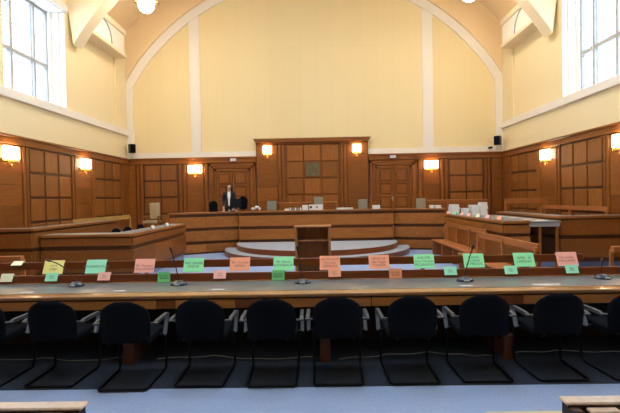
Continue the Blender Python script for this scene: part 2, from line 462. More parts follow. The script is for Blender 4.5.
T2 = T @ Matrix.Translation((0, .06, 0))
pl.box(CL + .02, CR - .02, 0, .08, .0, 3.92, mat=T)
panel_bay(p, T2, -1.24, .86, 3, CROWS)
flutes(fl, T2, -1.56, -1.27, .22, 3.9); flutes(fl, T2, .89, 1.18, .22, 3.9)
for a, b in ((-2.4, -1.58), (1.2, 2.0)):
    zs = [.22, .62, 1.15, 1.68, 2.21, 3.9]
    for z0, z1 in zip(zs, zs[1:]): pl.box(a, b, .03, .06, z0 + .004, z1 - .004, bev=.004, mat=T2)
obj('panelling', p, 'board', o); obj('fluted_strip', fl, 'panel', o); obj('plain_panel', pl, 'panelh', o)
c = MB()
for a, b in ((XL, CL), (CR, XR)):
    c.box(a, b, 0, .08, 3.22, 3.40, bev=.01, mat=T); c.box(a, b, 0, .13, 3.39, 3.46, bev=.012, mat=T)
c.box(CL, CR, 0, .16, 3.9, 4.0, bev=.01, mat=T)
c.extr([(CL - .0, 3.98), (CR + .0, 3.98), (CR + .09, 4.13), (CL - .09, 4.13)], 'y', YB - .26, YB)
obj('cornice', c, 'panelh', o)

# carved plaque set in the central panelling
pq = thing('carved_plaque', 'small square grey-green carved plaque set in the oak panelling of the back wall', 'plaque', (-.19, YB - .128, 2.89))
obj('slab', MB().box(-.27, .27, -.022, 0, -.27, .27, bev=.008), 'stone', pq)
r = MB().box(-.25, .25, -.0235, -.0215, -.23, .23); random.seed(4)
for i in range(7):
    for j in range(3):
        r.box(-.25 + i * .072, -.25 + i * .072 + random.uniform(.025, .05), -.036, -.021, -.22 + j * .15, -.22 + j * .15 + random.uniform(.07, .12), bev=.005)
obj('carved_lettering', r, 'stone', pq)

# doors
def door(n, x0, x1):
    a, b = (x0 + x1) / 2 - .62, (x0 + x1) / 2 + .62; z0, zt = .62, 2.88
    c = MB()
    for i, (e, d) in enumerate(((.32, .06), (.22, .10), (.11, .07))):
        e2 = e - .105
        c.box(a - e, a - e2, 0, d, z0, zt + e, bev=.012, mat=T); c.box(b + e2, b + e, 0, d, z0, zt + e, bev=.012, mat=T)
        c.box(a - e, b + e, 0, d, zt + e2, zt + e, bev=.012, mat=T)
    o = struct(obj('door_%d' % n, c, 'panelh'))
    for i, (l0, l1) in enumerate(((a, (a + b) / 2 - .006), ((a + b) / 2 + .006, b))):
        lf = MB().box(l0, l1, -.02, .02, z0, zt, mat=T)
        zs = [z0 + .12, z0 + .66, z0 + 1.18, z0 + 1.70, zt - .02]
        lf2 = MB()
        fr = .075
        for s0, s1 in ((l0, l0 + fr), (l1 - fr, l1)): lf2.box(s0, s1, .02, .045, z0, zt, bev=.006, mat=T)
        for z in [z0 + .06] + [q for q in zs[1:-1]] + [zt - .06]: lf2.box(l0 + fr, l1 - fr, .02, .045, z - .055, z + .055, bev=.006, mat=T)
        for za, zb in zip(zs, zs[1:]): lf2.box(l0 + fr + .035, l1 - fr - .035, .015, .04, za + .085, zb - .085, bev=.012, mat=T)
        d = obj('door_leaf', lf2, 'panel', o); obj('core', lf, 'groove', d)
    h = MB().box((a + b) / 2 - .045, (a + b) / 2 - .02, .045, .06, z0 + .95, z0 + 1.15, bev=.004, mat=T)
    h.tube([T @ Vector(q) for q in (((a + b) / 2 - .033, .06, z0 + 1.07), ((a + b) / 2 - .033, .1, z0 + 1.07), ((a + b) / 2 - .13, .1, z0 + 1.07))], .01, 8)
    obj('door_handle', h, 'steel', o, smooth=True)
door(1, *D_SPAN[0]); door(2, *D_SPAN[1])
for x, w in ((-3.33, 'left'), (2.99, 'right')):
    s = thing('exit_sign', 'small blank white sign box above the %s double door' % w, 'sign', (x, YB - .13, 3.33), 0, 'sign boxes above the doors')
    obj('housing', MB().box(-.12, .12, -.05, 0, -.06, .06, bev=.008), 'winframe', s)
    obj('face', MB().box(-.11, .11, -.056, -.05, -.05, .05), 'paper', s)

# ------------------------------------------------------------------ lamps
def sconce_parts(root, wide):
    """local: wall plane y=0, lamp towards -y"""
    W = .25 if wide else .15
    b = MB().box(-W - .02, W + .02, -.03, 0, -.22, -.14, bev=.01); b.box(-.05, .05, -.025, 0, -.30, .2, bev=.01)
    obj('backplate', b, 'brass', root)
    for z in (-.155, .15):
        n = 14; pts = [(-W * math.cos(PI * i / n), -.03 - .13 * math.sin(PI * i / n) ** .6, z) for i in range(n + 1)]
        obj('brass_band', MB().tube(pts, .012, 6), 'brass', root, smooth=True)
    s = MB(); n = 18 if wide else 12
    for i in range(n + 1):
        t = PI * i / n
        x, y = -W * math.cos(t), -.03 - .115 * math.sin(t) ** .6
        s.tube([(x, y, -.15 - .015 * (i % 2)), (x, y, .13 + .025 * (i % 2))], .5 * PI * W / n * .75, 6)
    obj('glass_rod_shade', s, 'sconce', root, smooth=True)
    for i in range(6 if wide else 4):
        k = 6 if wide else 4
        x = -W + 2 * W * (i + .5) / k
        f = MB().lathe([(0, -.25), (.012, -.235), (.016, -.22), (.006, -.2), (.012, -.175)], 8, (x, -.11, 0))
        obj('finial', f, 'brass', root, smooth=True)
    f = MB().lathe([(0, -.36), (.02, -.335), (.028, -.31), (.012, -.28), (.02, -.25), (.01, -.2)], 10, (0, -.07, 0))
    obj('lower_finial', f, 'brass', root, smooth=True)
SC_G = 'lit wall sconces on the oak panelling'
def rot_for(side): return {'back': 0., 'left': PI / 2, 'right': -PI / 2}[side]
sw = thing('wall_sconce', 'wide lit glass-rod sconce on back wall between left panelling and left door', 'wall lamp', (-4.88, YB - .062, 3.0), 0, SC_G)
sconce_parts(sw, True)
dup(sw, (4.51, YB - .062, 3.0), 0, 'wide lit glass-rod sconce on back wall between right door and right panelling')
sn = thing('wall_sconce', 'narrow lit glass sconce left of the central panelled block, above left door level', 'wall lamp', (-1.97, YB - .125, 3.70), 0, SC_G)
sconce_parts(sn, False)
dup(sn, (1.57, YB - .125, 3.70), 0, 'narrow lit glass sconce right of the central panelled block, above right door level')
for side, x, d in (('left', XL + .065, 1), ('right', XR - .065, -1)):
    for y, w in ((14.45, 'far'), (10.9, 'near')):
        dup(sw, (x, y, 3.0), rot_for(side), 'wide lit glass-rod sconce on %s side wall, the one %s the back corner' % (side, 'nearer' if w == 'far' else 'farther from'))

def ceiling_lamp(x, y, z, label, first=[None]):
    if first[0]: return dup(first[0], (x, y, z), 0, label)
    t = thing('ceiling_lamp', label, 'ceiling lamp', (x, y, z), 0, 'opal globe lamps under the vault'); first[0] = t
    obj('globe', MB().ball(.25, (0, 0, 0), n=24), 'globe', t, smooth='all')
    c = MB()
    for i in range(12):
        a = 2 * PI * i / 12
        c.tube([(.2 * math.cos(a), .2 * math.sin(a), .18), (.28 * math.cos(a), .28 * math.sin(a), .10), (.38 * math.cos(a), .38 * math.sin(a), .08), (.42 * math.cos(a), .42 * math.sin(a), .15)], [.03, .035, .03, .012], 6)
    c.lathe([(.28, .13), (.3, .16), (.22, .24), (.12, .26)], 20)
    obj('brass_crown', c, 'brass', t, smooth=True)
    obj('stem', MB().tube([(0, 0, .2), (0, 0, 1.2)], .025, 8), 'brass', t, smooth=True)
    return t
ceiling_lamp(-5.52, 14.8, 8.19, 'lit opal globe lamp with brass crown under vault beside the left rib')
ceiling_lamp(5.03, 14.8, 8.28, 'lit opal globe lamp with brass crown under vault beside the right rib')
for y in (11.6, 8.1, 4.6):  # more globes added outside the view as extra light
    for x in (-5.4, 5.05): ceiling_lamp(x, y, 8.45, 'lit opal globe lamp added overhead outside the view to light the hall')

def loudspeaker(x, y, z, rz, label):
    s = thing('loudspeaker', label, 'loudspeaker', (x, y, z), rz, 'wall loudspeakers in the back corners')
    b = MB().box(-.12, .12, -.22, -.02, -.18, .18, bev=.03, seg=2); obj('cabinet', b, 'blackp', s)
    obj('grille', MB().box(-.1, .1, -.232, -.22, -.16, .16, bev=.005), 'black', s)
    obj('bracket', MB().box(-.03, .03, -.02, .1, -.03, .03), 'blackp', s)
loudspeaker(-7.40, 17.80, 3.84, PI / 4, 'black loudspeaker box mounted in the left back corner above the panelling')
loudspeaker(7.12, 17.76, 3.86, -PI / 4, 'black loudspeaker box mounted in the right back corner above the panelling')
cm = thing('security_camera', 'tiny black camera on white band beside the right loudspeaker', 'camera', (6.82, YB - .0, 3.6))
obj('mount', MB().tube([(0, .03, 0), (0, -.1, 0)], .02, 8), 'blackp', cm)
obj('lens_body', MB().tube([(-.06, -.12, 0), (.08, -.12, .02)], .045, 10), 'blackp', cm, smooth=True)

# ------------------------------------------------------------------ raised floors and dais
pf = MB().prism([(XL, 13.5), (-4.9, 13.5), (-4.2, 14.62), (-2.7, 15.4), (2.6, 15.4), (3.7, 15.1), (4.4, 14.7), (5.0, 14.5), (XR, 14.5), (XR, YB), (XL, YB)], 0, .62)
struct(obj('floor_1', pf, 'carpet'))
lp = MB().box(XL, -4.05, 9.75, 13.45, 0, .2); struct(obj('floor_2', lp, 'carpet'))
rp = MB().box(4.6, XR, 10.7, 14.45, 0, .2); struct(obj('floor_3', rp, 'carpet'))
def half(r, cy, n=40): return [(-.06 + r * math.cos(PI + PI * i / n), cy + r * math.sin(PI + PI * i / n)) for i in range(n + 1)]
da = thing('dais_steps', 'two half-round carpeted steps in front of the judges bench', 'steps', (0, 0, 0))
obj('lower_step', MB().prism(half(3.0, 14.835), 0, .155), 'darkrail', da)
obj('lower_carpet', MB().prism(half(2.98, 14.835), .155, .165), 'dais', da)
obj('upper_step', MB().prism(half(2.62, 14.835), .165, .315), 'darkrail', da)
obj('upper_carpet', MB().prism(half(2.60, 14.835), .315, .325), 'dais', da)
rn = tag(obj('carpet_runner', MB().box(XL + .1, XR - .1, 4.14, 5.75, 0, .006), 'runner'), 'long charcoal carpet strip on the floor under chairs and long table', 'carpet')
tp = tag(obj('floor_tape', MB().box(1.32, 2.0, 3.56, 3.615, 0, .004), 'tape'), 'short pale yellow tape strip on the blue-grey carpet behind near right pew', 'tape')

# ------------------------------------------------------------------ benches with grooved fronts
def offset(poly, d):
    out = []; n = len(poly)
    for i, p in enumerate(poly):
        p = Vector(p); ns = []
        if i > 0: e = (p - Vector(poly[i - 1])).normalized(); ns.append(Vector((e.y, -e.x)))
        if i < n - 1: e = (Vector(poly[i + 1]) - p).normalized(); ns.append(Vector((e.y, -e.x)))
        m = sum(ns, Vector((0, 0))).normalized()
        k = m.dot(ns[0])
        out.append(tuple(p + m * d / k))
    return out
def band(poly, d0, d1, z0, z1):
    return MB().strip(offset(poly, d0), offset(poly, d1), 'z', z0, z1)
def front(root, poly, zt, depth, levels, topmat='benchtop', panelmat='bench', surface=None, split=1.6):
    """poly runs so that its right-hand side is the public side. levels: list of (z0, z1) panel bands"""
    obj('core', band(poly, -.08, -.02, levels[-1][0] - .1 if levels[-1][0] > .1 else 0, zt - .05), 'groove', root)
    obj('top', band(poly, -depth, .05, zt - .05, zt), topmat, root)
    if surface: obj('writing_surface', band(poly, -depth + .04, -.07, zt, zt + .006), surface, root)
    for i in range(len(poly) - 1):
        a, b = Vector(poly[i]), Vector(poly[i + 1]); L = (b - a).length; e = (b - a) / L; nrm = Vector((e.y, -e.x))
        k = max(1, round(L / split)); pm = MB()
        R = Matrix(((e.x, nrm.x, 0, a.x), (e.y, nrm.y, 0, a.y), (0, 0, 1, 0), (0, 0, 0, 1)))
        for z0, z1 in levels:
            for j in range(k): pm.box(L * j / k + (.0 if j == 0 else .003), L * (j + 1) / k - (.0 if j == k - 1 else .003), -.03, .03, z0, z1, bev=.004, mat=R)
        obj('front_panel', pm, panelmat, root)

JB = [(1.22 - 0, 0)]
jb = thing('judges_bench', 'long polygonal oak judges bench with grooved front behind the dais steps', 'bench', (0, 14.86, 0))
def sh(pts, o): return [(x - o[0], y - o[1]) for x, y in pts]
lev = [(.85, 1.20), (.41, .745), (.05, .31)]
front(jb, sh([(-2.62, 14.90), (2.48, 14.90)], (0, 14.86)), 1.35, .75, lev, split=5.2)
front(jb, sh([(-4.7, 14.16), (-2.66, 15.07)], (0, 14.86)), 1.345, .7, lev, split=1.3)
front(jb, sh([(2.52, 15.07), (4.05, 14.52)], (0, 14.86)), 1.345, .7, lev, split=1.3)

def desk(name, label, poly, zt, depth, lv, surf, o, split=1.3, panelmat='bench'):
    t = thing(name, label, 'desk', (o[0], o[1], 0))
    front(t, sh(poly, o), zt, depth, lv, surface=surf, split=split, panelmat=panelmat)
    return t
lv1 = [(.815, .98), (.25, .72)]
desk('counsel_desk', 'lower left L-shaped oak desk with grey writing top, front row', [(-5.93, 9.5), (-3.98, 9.5), (-3.98, 13.35)], 1.06, .52, lv1, 'deskgrey', (-3.98, 9.5), panelmat='paneld')
desk('counsel_desk', 'upper left oak desk against the left wall, back row, plain dark front', [(-7.4, 9.3), (-5.99, 9.3), (-5.99, 13.3)], 1.22, .30, [(.81, 1.12), (.25, .73)], 'deskgrey', (-5.7, 9.3), panelmat='paneld')
desk('counsel_desk', 'lower right oak desk with coloured paper slips along its edge, front row', [(3.98, 14.2), (3.98, 9.7), (4.52, 9.7)], 1.18, .5, [(.92, 1.09), (.25, .84)], 'deskgrey', (3.98, 9.7), split=1.1, panelmat='bench')
desk('counsel_desk', 'upper right oak desk running to the right wall, back row, dark grooved front', [(5.62, 14.2), (5.62, 10.57), (7.28, 10.57)], 1.22, .4, [(.78, 1.14), (.25, .68)], 'deskgrey', (5.6, 10.57), panelmat='paneld')
# open table with legs between the two right-hand desks
ot = thing('writing_table', 'grey-topped open table on dark legs between the two right oak desks', 'table', (5.12, 10.35, 0))
obj('table_top', MB().box(-.38, .42, 0, 3.7, 1.09, 1.13, bev=.008), 'deskgrey', ot)
obj('apron', MB().box(-.36, .40, .02, 3.68, 1.00, 1.09, bev=.004), 'winframe', ot)  # pale grey stands in for light reflected off the sloped top
for x in (-.34, -.06, .33):
    for y in (.06, 1.8, 3.55): obj('leg', MB().box(x, x + .06, y, y + .06, .2 if y > .3 else 0, 1.0, bev=.006), 'bench', ot)

def pew(name, label, p0, p1, zr, hr, seat=True, base=0., mat='rail', thick=.035, posts=None, seatd=.40, group=None, rail_posts=True, seatz=.45, endpanel=True):
    """back rail from p0 to p1; the seat lies to the left of the direction p0->p1"""
    a, b = Vector(p0), Vector(p1); L = (b - a).length; e = (b - a) / L
    t = thing(name, label, 'pew', (a.x, a.y, base), math.atan2(e.y, e.x), group)
    zr -= base
    obj('back_rail', MB().box(0, L, -thick / 2, thick / 2, zr - hr, zr, bev=.006), mat, t)
    if seat:
        obj('seat', MB().box(.01, L - .01, .05, .05 + seatd, seatz - .04, seatz, bev=.01), mat, t)
    ps = posts if posts is not None else [0.03] + [L * i / max(1, round(L / 2)) for i in range(1, round(L / 2))] + [L - .03]
    for s in ps:
        m = MB().box(s - .03, s + .03, thick / 2, thick / 2 + .035, 0, zr - .06, bev=.006)
        if seat: m.extr([(.05, 0), (.04 + seatd, 0), (.04 + seatd, seatz - .04), (.05, seatz - .04)], 'x', s - .02, s + .02)
        obj('support', m, mat, t)
    return t
pew('pew', 'long dark pew before the long table whose back rail carries coloured cards', (-5.3, 6.80), (3.96, 6.80), .846, .115, mat='darkrail', thick=.024, posts=[.1, 2.66, 4.76, 6.87, 9.1])
pew('pew', 'oak pew built along the front of the lower right desk', (3.86, 10.4), (3.86, 13.6), .95, .12, seatd=.42, posts=[.03, 1.1, 2.1, 3.1])
pew('pew', 'short oak pew with sloping-looking rail in front of the lower right desk, nearest the table', (3.62, 7.45), (3.62, 10.28), .925, .13, seatd=.42, posts=[.05, 1.4, 2.76])
pew('pew', 'oak pew with pale lit top rail high along the left wall', (-6.72, 15.9), (-6.72, 12.2), 1.28, .14, base=.2, mat='yellowwood', seatd=.33)
pew('pew', 'oak pew with long rail along the right wall behind the upper right desk', (7.05, 11.05), (7.05, 14.3), 1.41, .12, base=.2, mat='rail', seatd=.22)
pew('pew', 'short oak rail pew high at the right wall, crosswise', (7.25, 14.36), (5.9, 14.36), 1.62, .15, base=.2, mat='rail', seatd=.3, seat=False)
pew('pew', 'oak pew end seen at the left edge behind the card rail', (-7.4, 7.28), (-4.86, 7.28), .89, .09, mat='rail', thick=.09)
pr = pew('pew', 'pale oak pew end seen at the right edge behind the card rail', (4.70, 7.28), (7.2, 7.28), .89, .09, mat='rail', thick=.09)

# ------------------------------------------------------------------ lectern
le = thing('lectern', 'open-backed wooden lectern with a shelf standing before the dais steps', 'lectern', (-.115, 9.0, 0))
obj('side_panel', MB().box(-.36, -.31, 0, .45, .03, 1.16, bev=.006), 'lectern', le)
obj('side_panel', MB().box(.31, .36, 0, .45, .03, 1.16, bev=.006), 'lectern', le)
obj('front_panel', MB().box(-.31, .31, .41, .45, .03, 1.16), 'lectern', le)
obj('shelf', MB().box(-.31, .31, .05, .41, .88, .91, bev=.004), 'lectern', le)
obj('shelf', MB().box(-.31, .31, .05, .41, .45, .48, bev=.004), 'lectern', le)
obj('top', MB().box(-.38, .38, -.01, .47, 1.16, 1.19, bev=.008), 'lectern', le)
obj('plinth', MB().box(-.37, .37, -.005, .46, 0, .06, bev=.006), 'lectern', le)
obj('cable', MB().tube([(-.01, .39, 1.15), (.0, .39, .93), (-.005, .39, .92)], .006, 6), 'cable', le)

# ------------------------------------------------------------------ the long table
TZ = .74
lt = thing('long_table', 'very long curved-edge wooden table with grey linoleum top and rear ledge', 'table', (0, 4.76, 0))
X0, X1 = -5.2, 5.2
obj('table_top', MB().box(X0, X1, 0, .80, TZ - .042, TZ, bev=.012, seg=3), 'trimwood', lt, smooth=True)
obj('inlay', MB().box(X0 + .1, X1 - .1, .17, .755, TZ, TZ + .003), 'lino', lt)
ap2 = MB()
for i, (a, b) in enumerate(((-5.1, -4.1), (-4.0, -2.85), (-2.85, -1.75), (-1.55, -.9), (-.65, .55), (.55, 1.7), (2.15, 3.3), (3.3, 5.1))):
    obj('apron_panel', MB().box(a + .004, b - .004, .012, .04, .59, TZ - .058, bev=.003), 'apron', lt)
ap2.box(X0 + .1, X1 - .1, .04, .06, .59, TZ - .042)
for a, b in ((-4.1, -4.0), (-1.75, -1.55), (-.9, -.65), (1.7, 2.15)): obj('dark_apron_panel', MB().box(a + .004, b - .004, .014, .04, .59, TZ - .058, bev=.003), 'aprondark', lt)

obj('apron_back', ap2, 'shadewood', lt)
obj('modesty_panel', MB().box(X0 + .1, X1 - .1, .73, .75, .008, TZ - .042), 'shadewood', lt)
obj('ledge', MB().box(X0, X1, .785, .809, TZ - .05, .846, bev=.004), 'darkrail', lt)
obj('ledge_bead', MB().box(X0, X1, .757, .785, TZ, TZ + .012, bev=.004), 'trimwood', lt)
for x in (-4.6, -2.06, .05, 1.99, 4.6):
    sp_ = obj('support', MB().box(x - .03, x + .03, .08, .66, .27, .59, bev=.006), 'redwood', lt)
    obj('foot', MB().box(x - .055, x + .055, -.015, .70, .006, .27, bev=.006), 'redwood', sp_)

# ------------------------------------------------------------------ visitor chairs at the table
def backrest_mb():
    m = MB(); nx, nz = 16, 14; W, z0, z1 = .235, .42, .815
    F = []; B = []
    for j in range(nz + 1):
        t = j / nz; z = z0 + (z1 - z0) * t
        if t > .45: w = W * (1 - ((t - .45) / .55) ** 3.0 * 1.0) ** .5 if t < 1 else 0.05
        else: w = W * (.93 + .07 * t / .45)
        w = max(w, .07)
        rf, rb = [], []
        for i in range(nx + 1):
            s = -1 + 2 * i / nx; x = s * w
            curve = .05 * (s * w / W) ** 2
            puff = .022 * (1 - s ** 4) * (1 - (2 * t - 1) ** 6) + .008
            y = .09 - .04 * t + curve
            rf.append(m.bm.verts.new((x, y + puff, z))); rb.append(m.bm.verts.new((x, y - puff, z)))
        F.append(rf); B.append(rb)
    q = m.bm.faces.new
    for j in range(nz):
        for i in range(nx):
            q((F[j][i], F[j][i + 1], F[j + 1][i + 1], F[j + 1][i])); q((B[j][i + 1], B[j][i], B[j + 1][i], B[j + 1][i + 1]))
        q((F[j][0], F[j + 1][0], B[j + 1][0], B[j][0])); q((F[j][-1], B[j][-1], B[j + 1][-1], F[j + 1][-1]))
    for i in range(nx):
        q((F[0][i], B[0][i], B[0][i + 1], F[0][i + 1])); q((F[-1][i], F[-1][i + 1], B[-1][i + 1], B[-1][i]))
    return m
def make_visitor(label, loc, rz):
    t = thing('visitor_chair', label, 'chair', loc, rz, 'black chairs along the long table')
    obj('backrest', backrest_mb(), 'black', t, smooth='all')
    obj('seat', MB().box(-.235, .235, .12, .56, .40, .47, bev=.03, seg=3), 'black', t, smooth=True)
    R = .013; z = .013
    pts = [(-.215, .02, z), (-.225, .03, z), (-.235, .50, z), (-.238, .535, .03), (-.24, .55, .07), (-.24, .54, .40)]
    loop = [(x, y, zz) for x, y, zz in pts]
    frame_pts = [(-.24, .54, .40), (-.24, .55, .07), (-.238, .535, .03), (-.235, .50, z), (-.225, .03, z), (-.21, .013, z), (.21, .013, z), (.225, .03, z), (.235, .50, z), (.238, .535, .03), (.24, .55, .07), (.24, .54, .40)]
    obj('sled_frame', MB().tube(frame_pts, R, 8), 'tube', t, smooth=True)
    b = MB()
    for s in (-1, 1): b.tube([(s * .15, .40, .405), (s * .15, .12, .39), (s * .15, .085, .43)], .011, 6)
    b.tube([(-.24, .5, .395), (.24, .5, .395)], .011, 6)
    obj('seat_bracket', b, 'tube', t, smooth=True)
    for s in (-1, 1):
        a = MB(); w = .016; x = s * .285
        prof = [(.12, .60), (.16, .617), (.44, .617), (.49, .60), (.475, .575), (.43, .585), (.17, .585), (.12, .585)]
        a.extr(prof, 'x', x - w, x + w)
        o = obj('armrest', a, 'armp', t)
        k = MB().extr([(.455, .59), (.495, .60), (.40, .415), (.36, .415)], 'x', x - .016, x + .016)
        obj('arm_support', k, 'strap', o)
        k = MB().box(min(x, s * .2), max(x, s * .2), .36, .40, .405, .425, bev=.003); obj('arm_bracket', k, 'tube', o)
        k = MB().box(min(x + s * .02, s * .225), max(x + s * .02, s * .225), .115, .14, .586, .602, bev=.003); obj('arm_rear_stay', k, 'armp', o)
    return t
ordn = ['at far left, half out of the picture', 'second from the left end', 'third from left, pulled further out', 'fourth from the left end, left of the microphone with upright stem',
        'fifth from the left end, behind the central microphone', 'sixth from the left end, just right of centre', 'fifth from the right end', 'fourth from the right end', 'third from the right end' , 'at far right, half out of the picture']
vx = [(-3.28, 4.16, .02), (-2.58, 4.155, .0), (-1.83, 4.06, .02), (-1.145, 4.13, -.01), (-.46, 4.11, .01), (.165, 4.125, -.01), (.875, 4.13, .015), (1.555, 4.155, -.01), (2.26, 4.165, .0), (2.96, 4.17, .01)]
pv = None
for (x, y, r), w in zip(vx, ordn):
    lab = 'black fabric cantilever chair at the long table, ' + w
    lab = lab.replace(', left of the microphone with upright stem', '').replace(', behind the central microphone', '').replace(', just right of centre', '')
    if pv is None: pv = make_visitor(lab, (x, y, .006), r)
    else: dup(pv, (x, y, .006), r, lab)

# ------------------------------------------------------------------ cards
def card(label, x, y, z, w, h, tilt, col, text=None, back=.6, group=None, ts=.045, ink='pen', thick=.0012, lean=0., name='tent_card'):
    """a sheet folded over a rail: apex at z, front flap towards -y"""
    t = thing(name, label, 'card', (x, y, z), lean, group)
    m = MB().box(-w / 2, w / 2, -thick, 0, -h, 0)
    m.xf(Matrix.Rotation(-tilt, 4, 'X'))
    obj('front_flap', m, 'c_' + col, t)
    if back:
        m = MB().box(-w / 2, w / 2, 0, thick, -h * back, 0); m.xf(Matrix.Rotation(.50, 4, 'X')); obj('back_flap', m, 'c_' + col, t)
    if text:
        R = Matrix.Rotation(-tilt, 4, 'X') @ Matrix.Translation((0, -thick - .0008, -h * .5)) @ Matrix.Rotation(PI / 2, 4, 'X')
        lettering(text, ts, t, ink, R)
    return t
RZ = .846 + .026
BG = 'coloured cards on the pew rail'; SG = 'small coloured cards on the table ledge'
big = [(-4.035, 'yellow', 'Lord\nJudge'), (-3.385, 'mint', 'ORGANISATION'), (-2.64, 'pink', '\nDr. Fonteyn\nHOLLANDER'), (-1.895, 'green', 'MRS. BAKER\nFRIEND'),
       (-1.195, 'salmon', 'Mr. Conrad\nLEMAN'), (-.535, 'green', 'Mr. Simon\nROUSSEAUX'), (.165, 'salmon', 'ADVOCATE\nVan Leer\nDEFENCE'), (.90, 'salmon', 'MINISTER\nBen Flagel\nTUNISIA'),
       (1.575, 'green', 'AVE STR\nDoy Thomas\nMILLENNIUM'), (2.315, 'green', 'Conseil\nLe Noel\nLE MEDOC'), (3.06, 'green', 'OPER   M\nLANGLEY'), (3.695, 'pink', 'De wolde\nHOLLAND')]
desc = {'yellow': 'yellow', 'mint': 'mint', 'pink': 'pink', 'green': 'green', 'salmon': 'salmon orange'}
lab_big = ['large yellow folded card on the pew rail, behind leftmost microphone', 'large mint folded card on the pew rail, next right of the yellow one',
           'large pink handwritten card on the pew rail, between mint and green cards', 'large pale green card on the pew rail, behind the second microphone',
           'large salmon handwritten card on the pew rail, left of the lectern', 'large pale green card on the pew rail just left of the lectern',
           'large salmon card on the pew rail overlapping the lectern right edge', 'large salmon card on the pew rail, right of the lectern, tilted forward',
           'large green card on the pew rail, left of the fourth microphone', 'large green card on the pew rail, crossed by the fourth microphone stem',
           'large green card on the pew rail, next left of the rightmost pink card', 'large pink card on the pew rail, rightmost of the row']
for (x, c, tx), lb in zip(big, lab_big):
    tl = .42
    card(lb, x, 6.80, RZ, .305, .215, tl, c, tx, group=BG, ts=.052, ink='penred' if c in ('pink', 'salmon') else 'pen', back=.3, lean=random.uniform(-.015, .015))
card('small cream folded card at the left end of the pew rail', -4.59, 6.80,   .846 + .024, .165, .10, .98, 'cream', None, back=.3, group=BG)
LZ = .846 + .028; LY = 4.76 + .797
sm = [(-3.90, 'cream', 'small cream card on the table ledge at the far left edge'), (-3.335, 'mint', 'small mint card on the table ledge below the yellow card'),
      (-2.675, 'rose', 'small pink card on the table ledge below the large mint card'), (-1.23, 'rose', 'small pink card on the table ledge left below the salmon card left of lectern'),
      (.19, 'salmon', 'small salmon card on the table ledge below the salmon card right of lectern edge'), (1.61, 'mint', 'small mint card on the table ledge beside the fourth microphone'),
      (2.345, 'mint', 'small mint card on the table ledge below the LANGLEY card'), (3.085, 'mint', 'small mint card on the table ledge below the rightmost pink card')]
for x, c, lb in sm: card(lb, x, LY, LZ, .155, .105, .44, c, 'Naam\nxxxxx' if c != 'cream' else None, group=SG, ts=.024, back=.6)
for x, c, lb in ((-1.92, 'shadegreen', 'small shaded green card standing against the table ledge, left of the second microphone'),
                 (-.505, 'shadegreen', 'small shaded green card standing against the table ledge, under the large green card'),
                 (.935, 'orange', 'small orange card standing against the table ledge, under the large tilted salmon card')):
    card(lb, x, LY - .033, .870, .155, .124, .14, c, 'Dr. Smid\nBOUW', back=0, group=SG, ts=.03, ink='ink' if c != 'orange' else 'penred', name='name_card')
# white name strips lying on the table
for x, w, lb in ((-3.32, .14, 'white paper strip on the table at far left, left of leftmost microphone'), (-2.26, .14, 'white paper strip on the table between first and second microphones'),
                 (-1.14, .14, 'white paper strip on the table right of the second microphone'), (1.64, .13, 'white paper strip on the table in front of the fourth microphone'),
                 (2.52, .30, 'long white paper strip on the table left of the rightmost microphone')):
    tag(obj('paper_strip', MB().box(-w / 2, w / 2, -.02, .02, 0, .0015), 'paper', loc=(x, 5.03, TZ + .003)), lb, 'paper', 'paper strips on the long table')

# ------------------------------------------------------------------ gooseneck microphones
def mic(x, y, head, label, rz=0.):
    t = thing('gooseneck_microphone', label, 'microphone', (x, y, TZ + .0045), rz, 'gooseneck microphones on the long table')
    obj('base', MB().lathe([(.098, 0), (.10, .012), (.085, .032), (.05, .045), (0, .05)], 24, sx=1.0, sy=.75), 'silver', t, smooth=True)
    obj('control_panel', MB().lathe([(.06, .03), (.055, .048), (0, .055)], 20, (0, .01, 0), 1., .7), 'blackp', t, smooth=True)
    obj('label_plate', MB().box(-.032, .032, -.080, -.070, .010, .026), 'paper', t)
    h = Vector(head) - Vector((x, y, TZ + .003)); h = Matrix.Rotation(-rz, 3, 'Z') @ h
    a = Vector((0, .02, .04)); pts = []
    for i in range(9):
        s = i / 8; p = a.lerp(h, s); p.z += .05 * math.sin(PI * s) * min(1, abs(h.x) * 4); pts.append(p)
    obj('gooseneck', MB().tube(pts, .0065, 8), 'blackp', t, smooth=True)
    d = (pts[-1] - pts[-2]).normalized()
    obj('capsule', MB().tube([pts[-1] - d * .01, pts[-1] + d * .01, pts[-1] + d * .04, pts[-1] + d * .05], [.009, .014, .014, .008], 10), 'blackp', t, smooth=True)
mic(-2.93, 5.36, (-3.24, 5.36, 1.05), 'gooseneck microphone with stem bent left across the yellow card', -.2)
mic(-1.68, 5.33, (-1.76, 5.33, 1.15), 'upright gooseneck microphone beside the shaded green card, second from the left')
mic(-.2, 5.33, (-.25, 5.33, 1.14), 'upright gooseneck microphone in front of the lectern')
mic(1.71, 5.30, (1.80, 5.30, 1.12), 'gooseneck microphone leaning right across a large green card')
mic(3.33, 5.33, (3.34, 5.36, .93), 'gooseneck microphone with short stem at the right, past the pink card', .2)

